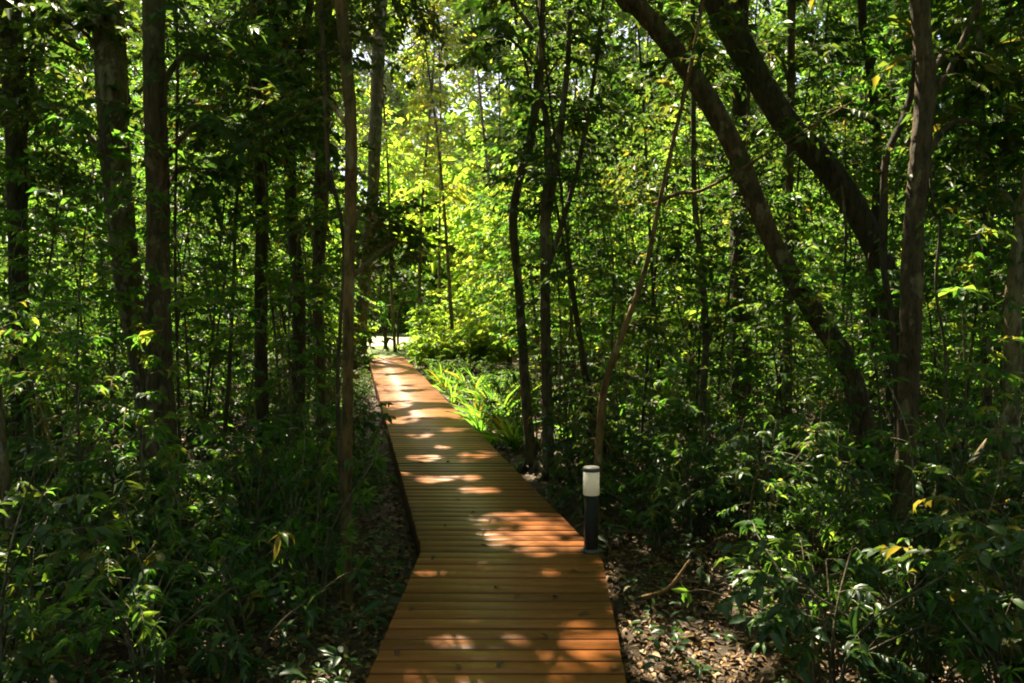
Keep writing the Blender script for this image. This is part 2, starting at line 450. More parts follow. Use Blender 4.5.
# ------------------------------------------------------------------ setting: floor, lawn, sand
def sheet(name, x0, x1, y0, y1, nx, ny, zf, m):
    xs = np.linspace(x0, x1, nx); ys = np.linspace(y0, y1, ny)
    X, Y = np.meshgrid(xs, ys); Z = zf(X, Y)
    V = np.stack([X, Y, Z], -1).reshape(-1, 3)
    i = (np.arange(ny - 1)[:, None] * nx + np.arange(nx - 1)[None])
    F = np.stack([i, i + 1, i + nx + 1, i + nx], -1).reshape(-1, 4)
    return link_mesh(name, V, [F], m, None, True)
tag(sheet('forest_floor', -30, 30, -25, 30, 160, 150, ground_z, M['soil']), kind='structure')
tag(sheet('ground', -400, 400, -400, 600, 30, 30, lambda x, y: x * 0 - .25, M['soil']), kind='structure')
tag(sheet('lawn', -30, 34, 26.5, 75, 60, 50, lambda x, y: .06 + .03 * np.sin(x * .4) * np.cos(y * .3) - .2 * np.clip((28.2 - y) / 1.7, 0, 1), M['lawn']), kind='structure')
tag(sheet('sand_path', -26, 30, 32.0, 39.5, 40, 12, lambda x, y: .11 + .01 * np.sin(x * .4), M['sand']), kind='structure')

# ------------------------------------------------------------------ boardwalk
def boardwalk():
    root = tag(empty('boardwalk', (0, 4, 0)), 'raised orange-brown plank boardwalk with a kink, running to the bright lawn', 'boardwalk')
    V = []; F = []; tone = []
    pitch, gap, th = .132, .019, .032
    y = -1.5; n = 0
    while y < DECK_END:
        a, b = y, min(y + pitch - gap, DECK_END)
        bev = .0012
        dz = rng.normal(0, .0012)
        o1, o2 = rng.uniform(-.004, .004, 2)
        lx, lx2, rx, rx2 = left_x(a) + o1, left_x(b) + o1, right_x(a) + o2, right_x(b) + o2
        z0, z1, z2 = DECK_Z - th + dz, DECK_Z - bev + dz, DECK_Z + dz
        pts = [(lx, a, z0), (rx, a, z0), (rx2, b, z0), (lx2, b, z0), (lx, a, z1), (rx, a, z1), (rx2, b, z1), (lx2, b, z1),
               (lx, a + bev, z2), (rx, a + bev, z2), (rx2, b - bev, z2), (lx2, b - bev, z2)]
        fs = [(0, 3, 2, 1), (0, 1, 5, 4), (1, 2, 6, 5), (2, 3, 7, 6), (3, 0, 4, 7), (4, 5, 9, 8), (6, 7, 11, 10), (5, 6, 10, 9), (7, 4, 8, 11), (8, 9, 10, 11)]
        V += pts; F += [[k + n for k in f] for f in fs]; n += 12
        tone += [np.clip(rng.normal(.5, .27), 0, 1)] * len(fs)
        y += pitch
    link_mesh('deck_planks', np.array(V), [np.array(F)], M['deck'], root, False, tone)
    def strip(name, E, off, z0, z1, th, m):
        pts = E + np.array([off, 0])
        v = []
        for q in pts:
            for dx in (-th / 2, th / 2):
                v += [(q[0] + dx, q[1], z0), (q[0] + dx, q[1], z1)]
        f = []
        for k in range(len(pts) - 1):
            a = k * 4; b = a + 4
            f += [(a, b, b + 1, a + 1), (a + 2, a + 3, b + 3, b + 2), (a + 1, b + 1, b + 3, a + 3), (a, a + 2, b + 2, b)]
        f += [(0, 1, 3, 2), (len(pts) * 4 - 4, len(pts) * 4 - 2, len(pts) * 4 - 1, len(pts) * 4 - 3)]
        link_mesh(name, np.array(v), [np.array(f)], m, root)
    strip('side_board', LE, .03, -.02, DECK_Z - .036, .035, M['fascia'])
    strip('side_board', RE, -.03, -.02, DECK_Z - .036, .035, M['fascia'])
    c = (LE + RE) / 2
    strip('joist', c, 0, -.1, DECK_Z - .04, .07, M['joist'])
    # end board
    yb = DECK_END + .03
    v = [(left_x(99) - .02, yb - .02, -.1), (right_x(99) + .02, yb - .02, -.1), (right_x(99) + .02, yb + .02, -.1), (left_x(99) - .02, yb + .02, -.1)]
    v += [(a, b, DECK_Z - .003) for a, b, _ in v]
    link_mesh('end_board', np.array(v), [np.array([(0, 3, 2, 1), (4, 5, 6, 7), (0, 1, 5, 4), (1, 2, 6, 5), (2, 3, 7, 6), (3, 0, 4, 7)])], M['fascia'], root)
boardwalk()

# ------------------------------------------------------------------ bollard light
def lathe(name, prof, m, parent, loc, sides=28):
    prof = np.array(prof); th = np.arange(sides) * 2 * pi / sides
    V = np.stack([prof[:, 0][:, None] * np.cos(th), prof[:, 0][:, None] * np.sin(th), prof[:, 1][:, None] + 0 * th], -1).reshape(-1, 3) + np.array(loc)
    n = len(prof); i = np.arange(n - 1)[:, None] * sides; j = np.arange(sides)[None]; j2 = (j + 1) % sides
    F = np.stack([i + j, i + j2, i + sides + j2, i + sides + j], -1).reshape(-1, 4)
    o = link_mesh(name, V, [F], m, parent, True)
    return o
B = on_plane(591, 551, DECK_Z)
def bollard():
    root = tag(empty('bollard_light', B), 'black bollard light with frosted white top at the edge of the planks', 'bollard light')
    k = B[1] / FPX
    h = 86 * k * 1.0; r = 8.2 * k
    plate = lathe('base_plate', [(0, 0), (r * 1.25, 0), (r * 1.28, .006), (r * 1.22, .012), (r, .014), (r, .02), (0, .02)], M['lamp_grey'], root, B)
    lathe('post', [(r * .87, .014), (r * .87, h * .668), (r * .8, h * .672), (0, h * .672)], M['lamp_black'], root, B)
    lathe('diffuser', [(0, h * .674), (r * .98, h * .674), (r * 1.0, h * .678), (r * 1.0, h * .955), (0, h * .955)], M['lamp_white'], root, B)
    lathe('cap', [(0, h * .952), (r * 1.04, h * .952), (r * 1.05, h * .96), (r * 1.05, h * .985), (r * .95, h), (0, h * 1.002)], M['lamp_grey'], root, B)
    for a in range(4):
        q = B + np.array([cos(a * pi / 2 + .78) * r * 1.12, sin(a * pi / 2 + .78) * r * 1.12, .012])
        o = lathe('bolt', [(0, 0), (.006, 0), (.006, .005), (0, .006)], M['lamp_grey'], None, q, 8)
        o.parent = plate; o.location = (0, 0, 0)
bollard()

# ------------------------------------------------------------------ trees with drawn trunks
LANDMARKS = []      # (phrase, x, y)
def crown_boughs(L, T, top, n, reach, ll, tone, nl=26, up=(.0, .5), rb=.03):
    for k in range(n):
        a = rng.uniform(0, 2 * pi); el = rng.uniform(*up)
        d = np.array([cos(a) * cos(el), sin(a) * cos(el), sin(el)])
        ln = reach * rng.uniform(.5, 1.1)
        st = top - np.array([0, 0, rng.uniform(0, 1.6)])
        t = np.linspace(0, 1, 6)[:, None]
        b = st + d * ln * t + np.array([0, 0, -.25 * ln]) * t ** 2 + rng.normal(0, .08, 3) * t
        T.add(b, np.linspace(rb, rb * .3, 6), 5, cap=False)
        for j in range(6):
            u = rng.uniform(.25, 1)
            q = np.array([np.interp(u, t[:, 0], b[:, c]) for c in range(3)])
            d2 = norm(d + rng.normal(0, .7, 3))
            spray(L, T, q, d2, rng.uniform(.5, 1.), nl, ll, tone, .25, .006)

def tree(name, label, cat, pts, D, bark, zt=11.0, leaf='leaf_dark', crown=9, boughs=(), forks=(), base=None, wob=.12, tone=.5, landmark=None, group=None, ll=.15, sides=12, shoots=14):
    """pts: (px, py, width px) from the top of the picture down; the stem runs on to the ground and up to the canopy"""
    dl = lambda q: q[3] if len(q) > 3 else D
    w = [P(q[0], q[1], dl(q)) for q in pts]; r = [q[2] * .44 * dl(q) / FPX for q in pts]
    for k in range(len(w)): w[k] = CAM + (w[k] - CAM) * (1 + rng.normal(0, wob) * .6 * (k < len(w) - 1) / D)
    # down to the ground
    lo, lo2 = w[-1], w[-2]
    if base is not None:
        b = on_plane(base, 298 + FPX * CAM_Z / D, 0.0); b[1] = D; b[2] = -.12
    else:
        sl = (lo - lo2) / max(.05, lo2[2] - lo[2]); b = lo + sl * .5 * (lo[2] + .12); b[2] = -.12
    if lo[2] > .3:
        mid = (lo + b) / 2; mid[2] = max(.18, lo[2] * .35)
        w += [mid, b]; r += [r[-1] * 1.08, r[-1] * 1.5]
    else:
        w += [b]; r += [r[-1] * 1.4]
    # up into the canopy
    hi, hi2 = w[0], w[1]
    if zt > hi[2] + .5:
        d = norm(hi - hi2); d = norm(d * np.array([1, 1, 1]) + np.array([0, 0, .35]))
        s = (zt - hi[2]) / max(.3, d[2])
        m1 = hi + d * s * .5 + rng.normal(0, .12, 3); m2 = hi + d * s
        w = [m2, m1] + w; r = [r[0] * .45, r[0] * .8] + r
    P0 = catmull(w[::-1], 6); R0 = np.interp(np.linspace(0, 1, len(P0)), np.linspace(0, 1, len(r)), r[::-1])
    loc = np.array([b[0], b[1], 0.0])
    root = tag(empty(name, loc), label, cat, group)
    T = Tubes()
    nf = len(P0) * 3; tt = np.linspace(0, 1, nf); t0 = np.linspace(0, 1, len(P0))
    Pf0 = np.stack([np.interp(tt, t0, P0[:, c]) for c in range(3)], 1); Rf0 = np.interp(tt, t0, R0) * (1 + .05 * np.sin(tt * 37 + b[0]) * np.sin(tt * 11) + rng.normal(0, .012, nf))
    T.add(Pf0, Rf0, sides + 6, .075)
    L = Leaves()
    for f in forks:      # (list of px points from the fork up)
        fw = [P(q[0], q[1], dl(q)) for q in f]; fr = [q[2] / 2 * dl(q) / FPX for q in f]
        e = fw[-1] + norm(fw[-1] - fw[-2]) * 1.2 + np.array([0, 0, .4]); fw.append(e); fr.append(fr[-1] * .4)
        Pf = catmull(fw, 5); T.add(Pf, np.interp(np.linspace(0, 1, len(Pf)), np.linspace(0, 1, len(fr)), fr), 8, .06)
        for _ in range(5): spray(L, T, e - rng.uniform(0, .5) * (e - fw[-2]), rand_dir(1)[0] * [1, 1, .5], rng.uniform(.4, .8), 16, ll, tone)
    if crown and zt > hi[2]:
        crown_boughs(L, T, P0[-1], crown, 2.3, ll, tone)
    for bo in boughs:     # (px, py, D, spread m, n sprays)
        tgt = P(bo[0], bo[1], bo[2]); sp = bo[3]
        k = int(np.argmin(np.abs(P0[:, 2] - (tgt[2] - .25 - .15 * abs(tgt[0] - b[0])))))
        a = P0[k]; mid = (a + tgt) / 2 + np.array([0, 0, .18])
        Pb = catmull([a, mid, tgt], 6); T.add(Pb, np.linspace(min(R0[k] * .5, .03), .006, len(Pb)), 6, cap=False)
        for _ in range(bo[4]):
            u = rng.uniform(.45, 1); q = np.array([np.interp(u, np.linspace(0, 1, len(Pb)), Pb[:, c]) for c in range(3)])
            dd = norm(rng.normal(0, 1, 3) * [1, 1, .35] + norm(tgt - a) * .6)
            pp = spray(L, T, q, dd, sp * rng.uniform(.5, 1.1), 14, ll * rng.uniform(.8, 1.1), tone)
            for _ in range(2):
                spray(L, T, pp[rng.integers(2, 6)], norm(dd + rng.normal(0, .6, 3) * [1, 1, .4]), sp * rng.uniform(.3, .6), 10, ll * .9, tone)
    if R0[0] > .05:
        for k in range(5):
            a = k * 1.257 + rng.uniform(-.4, .4); ln = R0[0] * rng.uniform(3, 6)
            q0 = np.array([b[0], b[1], R0[0] * 1.6]); dr = np.array([cos(a), sin(a), 0])
            T.add(catmull([q0, q0 + dr * R0[0] * 1.2 - [0, 0, R0[0] * .9], q0 + dr * ln * .6 + [0, 0, .01 - q0[2]], q0 + dr * ln - [0, 0, q0[2] + .06]], 4), np.linspace(R0[0] * .55, .012, 13), 7, .08)
    if D < 14:
        for k in range(shoots):
            i = rng.integers(4, max(5, int(len(P0) * .8)))
            a = rng.uniform(0, 2 * pi); dr = np.array([cos(a), sin(a), rng.uniform(0, .5)])
            pp = spray(L, T, P0[i] + dr * R0[i] * .8, dr, rng.uniform(.15, .45), 9, .075, tone, .4, .003)
            if rng.random() < .5: spray(L, T, pp[3], norm(dr + rng.normal(0, .6, 3)), .25, 7, .07, tone, .4, .003)
    T.build('trunk', M[bark], root)
    if L.count(): L.build('crown', M[leaf], root)
    if landmark: LANDMARKS.append((landmark, b[0], b[1]))
    return root

tree('canopy_tree', 'mossy lichen-spotted trunk with a pale lower side, behind its brown twin', 'tree',
     [(106, -5, 36), (112, 80, 33), (117, 170, 31), (126, 260, 30), (138, 330, 30), (149, 390, 32)], 7.4, 'bark_lichen', base=163,
     boughs=[(40, 120, 7.6, .8, 8), (60, 30, 7.2, .8, 8), (170, 40, 7.8, .7, 6)], landmark='the twin lichened trunks')
tree('canopy_tree', 'thick straight brown trunk with small lichen spots, in front of its mossy twin', 'tree',
     [(154, -5, 25), (155, 100, 25), (158, 200, 26), (158, 300, 29), (161, 400, 32), (168, 520, 34)], 6.6, 'bark_red',
     boughs=[(210, 60, 6.6, .8, 9), (235, 130, 7.0, .8, 8), (205, 180, 7.4, .7, 7)])
tree('strangler_fig_tree', 'dark trunk wrapped in pale rope-like roots, behind the broken pale bough', 'tree',
     [(8, -5, 24), (12, 60, 24), (16, 130, 22), (18, 230, 20), (20, 330, 20)], 9.0, 'bark_dark',
     boughs=[(40, 60, 9, .8, 8), (5, 200, 9, .8, 7), (60, 180, 9.2, .8, 8)], forks=[[(14, 190, 6), (27, 120, 5), (34, 40, 5), (30, -20, 5)], [(18, 210, 5), (5, 110, 5), (6, 10, 5)]],
     landmark='the dark root-wrapped trunk')
tree('slender_tree', 'thin straight dark stem midway between the brown twin and the forked stem', 'tree',
     [(256, -5, 12), (259, 90, 13), (262, 200, 14), (261, 300, 14), (262, 420, 15)], 9.0, 'bark_dark', zt=8.0, crown=6, boughs=[(230, 60, 8.8, .8, 8), (275, 160, 9, .7, 6)], landmark='the thin straight dark stem')
tree('forked_tree', 'dark stem forking into two arms near the top of the view', 'tree',
     [(270, -5, 10), (279, 50, 11), (288, 100, 12), (291, 200, 14), (299, 300, 15), (298, 430, 16)], 10.0, 'bark_dark', zt=8.2, crown=6,
     forks=[[(289, 105, 10), (298, 60, 9), (309, 10, 8)]], boughs=[(262, 90, 10, .8, 8), (300, 40, 10, .8, 8)], landmark='the forked dark stem')
tree('slender_tree', 'dark reddish trunk thicker up high, next to the golden pole stem', 'tree',
     [(324, -5, 19), (323, 60, 18), (322, 140, 17), (321, 210, 16), (318, 300, 13), (322, 430, 13)], 11.0, 'bark_red', zt=7.4, crown=5, boughs=[(310, 70, 10.5, .8, 9), (340, 40, 10.5, .7, 6)])
tree('slender_tree', 'golden brown pole stem rising bare beside the kink in the planks', 'tree',
     [(340, -5, 13), (346, 60, 14), (351, 130, 13), (350, 220, 13), (348, 340, 12), (347, 440, 12), (346, 560, 12)], 5.3, 'bark_gold', wob=.04,
     ll=.085, boughs=[(395, 240, 7.4, .5, 16), (432, 256, 7.8, .45, 14), (375, 225, 7.0, .45, 10), (330, 30, 7.2, .6, 14), (400, 20, 8, .6, 14), (300, 120, 6.6, .6, 10), (430, 30, 8.4, .6, 10)], landmark='the golden pole stem')
tree('leaning_tree', 'leaning trunk beside the far end of the planks, in front of the lawn', 'tree',
     [(382, -10, 14), (378, 60, 14), (375, 140, 14), (372, 210, 13), (366, 270, 14), (360, 330, 16)], 23.5, 'bark_grey', zt=15, base=358, leaf='leaf_mid',
     boughs=[(400, 60, 23, 1.3, 9), (360, 30, 23, 1.3, 9)], landmark='the leaning trunk by the lawn')
tree('lawn_tree', 'small dark tree with two splayed stems standing on the sunlit lawn', 'tree',
     [(379, 305, 3), (382, 322, 4), (385, 335, 4)], 30.5, 'bark_dark', zt=3.2, base=386, crown=12, leaf='leaf_dark', forks=[[(384, 336, 3), (388, 322, 3), (390, 308, 3)]], ll=.22)
tree('lawn_tree', 'thin bare-stemmed young tree on the lawn beside the splayed dark tree', 'tree',
     [(399, 312, 2.5), (398, 330, 2.6), (398, 345, 3)], 30.0, 'bark_dark', zt=2.6, base=398, crown=6, leaf='leaf_mid', ll=.2)
tree('sinuous_tree', 'S-bent slim trunk with a pale lower side by the edge of the planks', 'tree',
     [(542, -5, 9), (540, 60, 10), (532, 130, 10), (517, 190, 10), (513, 225, 10), (519, 290, 10), (523, 350, 11), (527, 410, 12), (533, 470, 14)], 9.3, 'bark_grey', wob=.05,
     forks=[[(541, 40, 6), (520, 12, 5), (508, -15, 4)]], boughs=[(480, 40, 9.5, .7, 6), (560, 40, 10, .6, 5)], landmark='the S-bent slim trunk')
tree('slender_tree', 'straight slim dark trunk close behind the S-bent one, branching high', 'tree',
     [(541, 70, 6), (545, 110, 7), (549, 160, 9), (545, 215, 11), (545, 300, 12), (547, 400, 12), (549, 475, 15)], 8.9, 'bark_grey', wob=.05,
     forks=[[(546, 225, 8), (556, 165, 7), (566, 80, 6), (570, 20, 5)], [(547, 270, 6), (575, 180, 5), (592, 90, 4), (600, 30, 4)]], boughs=[(600, 110, 9, .6, 6), (575, 60, 9, .6, 5)])
tree('leaning_sapling', 'orange-barked thin sapling leaning away behind the bollard light', 'sapling',
     [(692, 60, 4), (676, 130, 4.5), (660, 200, 5), (645, 270, 6), (622, 335, 7), (605, 385, 9), (600, 430, 9), (597, 480, 10)], 7.2, 'bark_gold', zt=6.5, crown=4, base=596, wob=.05, ll=.12,
     forks=[[(652, 205, 4), (680, 193, 4), (715, 184, 3)]], boughs=[(640, 330, 7.2, .4, 3), (700, 60, 7.2, .5, 4)], landmark='the orange-barked sapling')
tree('arching_tree', 'long bare trunk arching over towards the planks, mossy at its foot', 'tree',
     [(612, -22, 20), (640, 8, 21), (690, 72, 22), (733, 145, 22), (768, 232, 21), (808, 303, 22), (842, 355, 23), (860, 410, 24), (868, 455, 26)], 8.0, 'bark_red', base=874, zt=9, wob=.05,
     boughs=[(700, 30, 8, .6, 6)], landmark='the arching trunk')
tree('arching_tree', 'thick dark curved trunk hung with vines, crossing behind the arching one', 'tree',
     [(708, -18, 29), (745, 55, 29), (785, 122, 28), (828, 170, 27), (862, 222, 27), (888, 285, 27), (897, 360, 27), (900, 440, 29)], 9.2, 'bark_dark', base=902, zt=10, wob=.05, landmark='the thick dark curved trunk')
tree('canopy_tree', 'straight reddish-brown trunk with a stub branch, in front of the dark curved trunk', 'tree',
     [(919, -5, 20), (926, 70, 21), (921, 150, 22), (914, 230, 23), (911, 330, 23), (907, 430, 22), (904, 520, 22)], 6.2, 'bark_red', wob=.05,
     forks=[[(925, 105, 9), (941, 82, 8), (958, 52, 6)]], boughs=[(960, 60, 6.4, .6, 8), (985, 130, 6.6, .6, 8)], landmark='the reddish-brown trunk')
tree('slender_tree', 'thin upright pole standing in the opening between the two arching trunks', 'tree',
     [(792, -5, 10), (791, 90, 9), (789, 200, 9), (788, 320, 9), (788, 420, 10)], 10.2, 'bark_grey', boughs=[(770, 60, 10, .7, 6)], landmark='the pole between arching trunks')
tree('canopy_tree', 'black upright trunk in deep shade behind the arching trunk', 'tree',
     [(741, -5, 18), (741, 110, 19), (740, 220, 21), (741, 320, 22), (741, 420, 24)], 12.0, 'bark_dark', boughs=[(710, 60, 12, 1, 8), (770, 150, 12, .8, 6)], landmark='the black trunk in deep shade')
tree('slender_tree', 'slim dark stem rising above the thick curved trunk', 'tree',
     [(862, -5, 9), (869, 60, 9), (877, 140, 9), (875, 230, 9), (873, 380, 9)], 10.8, 'bark_dark', boughs=[(890, 50, 10.8, .8, 8), (855, 120, 11, .8, 7)])
tree('canopy_tree', 'crooked trunk at the edge of the view with a sunlit pale patch', 'tree',
     [(1040, 60, 17), (1034, 150, 17), (1022, 230, 17), (1014, 290, 18), (1012, 360, 19), (1011, 430, 19), (1014, 510, 21)], 6.4, 'bark_pale', wob=.05,
     forks=[[(1011, 412, 12), (1030, 350, 10), (1060, 320, 8)]], boughs=[(985, 200, 6.8, .6, 7), (1010, 90, 7, .6, 8)], landmark='the pale-patched trunk')
tree('slender_tree', 'thin pole among leaves between the reddish-brown and the pale-patched trunks', 'tree',
     [(978, -5, 6), (981, 80, 6.5), (984, 180, 7), (986, 300, 7), (988, 400, 8)], 8.6, 'bark_grey', boughs=[(1000, 30, 8.6, .7, 7), (955, 140, 8.8, .6, 6)])
tree('slender_tree', 'thin mossy stem rising from the leafy bush beyond the bollard light', 'tree',
     [(694, 190, 6), (701, 260, 7), (706, 340, 8), (703, 410, 8), (710, 470, 9)], 8.8, 'bark_grey', zt=8, crown=5, boughs=[(680, 260, 8.8, .5, 5), (725, 330, 8.8, .5, 4)], landmark='the thin mossy stem')
tree('slender_tree', 'pale thin stem leaning at the frame edge among the broad-leaved shrubs', 'sapling',
     [(-8, 330, 8), (-2, 390, 9), (3, 450, 10), (8, 510, 11)], 5.4, 'bark_pale', zt=7.2, crown=4, base=16, ll=.12, landmark='the pale leaning thin stem')

# lianas and dead wood -------------------------------------------------
def vine(name, label, cat, pts, D, bark, down=True, up=None, group=None):
    w = [P(q[0], q[1], q[3] if len(q) > 3 else D) for q in pts]; r = [q[2] / 2 * D / FPX for q in pts]
    if up: w = [w[0] + np.array([rng.normal(0, .1), 0, up])] + w; r = [r[0]] + r
    if down:
        e = w[-1].copy(); e[2] = -.06; e[0] += rng.normal(0, .05)
        if w[-1][2] > .1: w.append(e); r.append(r[-1])
    Pv = catmull(w, 6); T = Tubes(); T.add(Pv, np.interp(np.linspace(0, 1, len(Pv)), np.linspace(0, 1, len(r)), r), 7, .08)
    o = T.build(name, M[bark]); tag(o, label, cat, group)
    return o
vine('hanging_vine', 'dark liana curving down beside the straight reddish-brown trunk', 'vine',
     [(917, 20, 7), (914, 80, 7), (903, 120, 7), (886, 160, 7), (884, 220, 8), (884, 270, 7), (892, 320, 6), (896, 400, 6)], 6.5, 'bark_dark', up=4)
vine('hanging_vine', 'thin vine looping off the reddish-brown trunk towards the pale-patched one', 'vine',
     [(930, 150, 3), (940, 220, 3), (936, 290, 3), (946, 360, 3), (940, 440, 3)], 6.2, 'bark_grey', up=4)
vine('hanging_vine', 'thin vine swinging down just beside the golden pole stem', 'vine',
     [(326, 120, 4), (330, 170, 4), (340, 215, 4), (344, 260, 3.5), (340, 330, 3.5), (338, 420, 4)], 5.5, 'bark_red', up=5)
vine('hanging_vine', 'pair-like straight vine hanging close past the brown twin trunk', 'vine',
     [(176, -5, 3), (177, 120, 3), (175, 240, 3), (178, 380, 3)], 6.9, 'bark_dark', up=4)
vine('hanging_vine', 'fine vine draped from the thick dark curved trunk to the floor', 'vine',
     [(842, 185, 3), (846, 240, 3), (843, 320, 3), (850, 420, 3)], 9.0, 'bark_grey')
vine('broken_bough', 'pale broken bough slanting in front of the dark root-wrapped trunk', 'branch',
     [(96, 78, 8), (84, 84, 9), (68, 104, 9), (50, 122, 8), (20, 150, 6), (-15, 190, 6)], 10.5, 'bark_pale', down=True)
vine('dead_branch', 'thin dead branch slanting down across the top corner leaves', 'branch',
     [(-10, 8, 4), (30, 22, 4), (70, 45, 3.5), (100, 60, 3)], 7.6, 'bark_dark', down=False)
vine('dead_branch', 'pale dead branch propped on the floor beside the crooked pale-patched trunk', 'branch',
     [(1012, 405, 9), (998, 430, 9), (975, 462, 9), (966, 495, 9), (952, 545, 8)], 6.1, 'bark_pale')
vine('fallen_stick', 'long pale stick lying level in the leaves beyond the bollard light', 'branch',
     [(636, 500, 4), (660, 497, 4), (690, 491, 4.5), (706, 492, 3)], 7.6, 'bark_pale', down=False)
vine('fallen_stick', 'thin bent stick lying among dry leaves beside the planks', 'branch',
     [(640, 598, 3.5), (668, 588, 3.5), (690, 560, 3)], 5.2, 'bark_gold', down=False)

# ------------------------------------------------------------------ plants between the trunks
PLANTS = []        # (root, kind phrase, x, y, size)
def clear(x, y, m):
    if y < DECK_END + .5 and left_x(y) - m < x < right_x(y) + m: return False
    # the view along the planks to the lawn is free of plants
    if 10.5 < y < 20.5 and m > .5 and right_x(y) < x < right_x(y) + 1.7: return False
    if 5.6 < y < 26 and x < left_x(y) and x + m * .8 > -.171 * y: return False
    return True

def sapling(x, y, h, leaf, kind, name, tone=.5, dens=1.0, ll=.13, r=.02, bark='bark_grey', low=.12, reach=.8, shape='coarse', cat='sapling', lean=None, zb=0.0):
    root = empty(name, (x, y, 0)); root['category'] = cat
    lean = rng.normal(0, .11, 2) if lean is None else lean
    t = np.linspace(0, 1, 7)
    st = np.stack([x + lean[0] * h * t + .2 * np.sin(t * rng.uniform(3, 7) + rng.uniform(0, 6)) * t, y + lean[1] * h * t + .12 * np.sin(t * 4 + rng.uniform(0, 6)) * t, -.08 + (h + .08) * t], 1)
    T = Tubes(); T.add(catmull(st, 3), np.interp(np.linspace(0, 1, 19), [0, 1], [r, r * .3]), 6, .05)
    L = Leaves()
    nb = int(h * 5.5 * dens) + 3
    for k in range(nb):
        u = rng.uniform(low, 1) ** .85
        q = np.array([np.interp(u, t, st[:, c]) for c in range(3)])
        a = rng.uniform(0, 2 * pi)
        ln = reach * rng.uniform(.5, 1.2) * (1.15 - .6 * u)
        d = np.array([cos(a), sin(a), rng.uniform(-.1, .6)])
        pp = spray(L, T, q, d, ln, int(8 + 8 * ln), ll, np.clip(rng.normal(tone, .13), 0, 1), .3, .005)
        for j in range(2):
            spray(L, T, pp[rng.integers(2, 5)], norm(d + rng.normal(0, .8, 3) * [1, 1, .5]), ln * rng.uniform(.4, .7), int(6 + 5 * ln), ll * .9, np.clip(rng.normal(tone, .13), 0, 1), .3, .004)
    T.build('stem', M[bark], root); L.build('foliage', M[leaf], root, shape, True, shape == 'fine')
    PLANTS.append((root, kind, x, y, h))
    return root

def shrub(x, y, h, leaf, kind, name, ll=.11, n=8, tone=.5, whorl=False, ratio=.42, spread=.5, cat='shrub', shape='fine', nl=14):
    gz = float(ground_z(x, y))
    root = empty(name, (x, y, gz)); root['category'] = cat
    T = Tubes(); L = Leaves()
    for k in range(n):
        a = rng.uniform(0, 2 * pi); hh = h * rng.uniform(.45, 1.05)
        out = spread * rng.uniform(.2, 1)
        e = np.array([x + cos(a) * out, y + sin(a) * out, gz + hh])
        b = np.array([x + rng.normal(0, .04), y + rng.normal(0, .04), gz - .05])
        m = (b + e) / 2 + np.array([-cos(a) * out * .25, -sin(a) * out * .25, hh * .12])
        pp = catmull([b, m, e], 4); T.add(pp, np.linspace(.008, .004, len(pp)), 5, cap=False)
        for j in range(3 if whorl else 4):
            u = rng.uniform(.35, 1) if j else 1.0
            q = pp[int(u * (len(pp) - 1))]
            a2 = a + rng.normal(0, 1.0)
            spray(L, T, q, np.array([cos(a2), sin(a2), rng.uniform(0, .7)]), (.12 if whorl else .38) * rng.uniform(.6, 1.2) * (h / .9) ** .5,
                  rng.integers(5, 8) if whorl else nl, ll * rng.uniform(.8, 1.2), np.clip(rng.normal(tone, .12), 0, 1), .35, .003, ratio, whorl)
    T.build('stem', M['bark_grey'], root); L.build('foliage', M[leaf], root, shape, True, True)
    PLANTS.append((root, kind, x, y, h))
    return root

def strap_plant(x, y, h, leaf, kind, name, n=22, w=.035, tone=.6, cat='plant'):
    gz = float(ground_z(x, y))
    root = empty(name, (x, y, gz)); root['category'] = cat
    L = Leaves()
    for k in range(n):
        a = rng.uniform(0, 2 * pi); el = rng.uniform(.6, 1.45)
        l = h * rng.uniform(.6, 1.1)
        d = np.array([cos(a) * cos(el), sin(a) * cos(el), sin(el)])
        L.add(np.array([[x + cos(a) * .03, y + sin(a) * .03, gz - .03]]), d[None], np.array([[-cos(a) * .6, -sin(a) * .6, .8]]), np.array([l]), np.array([w * rng.uniform(.7, 1.2)]), tones(1, tone))
    o = L.build('blades', M[leaf], root, 'blade', False, True)
    PLANTS.append((root, kind, x, y, h))
    return root

def span(D, m=40): return (-(512 + m) / FPX * D, (512 + m) / FPX * D)

def gap_sight(x, y):
    """the line of sight along the planks to the lawn stays open"""
    px = 512 + FPX * x / y
    if y > 20: return 318 < px < 462
    return False

def place(n, y0, y1, margin, tries=60, sep=.5, taken=None, power=1.0, xr=None):
    out = []
    for _ in range(n):
        for _t in range(tries):
            y = y0 + (y1 - y0) * rng.random() ** power
            a, b = xr(y) if xr else span(y)
            x = rng.uniform(a, b)
            if not clear(x, y, margin) or gap_sight(x, y): continue
            if any((x - q[0]) ** 2 + (y - q[1]) ** 2 < sep ** 2 for q in taken): continue
            taken.append((x, y)); out.append((x, y)); break
    return out

taken = [(l[1], l[2]) for l in LANDMARKS]
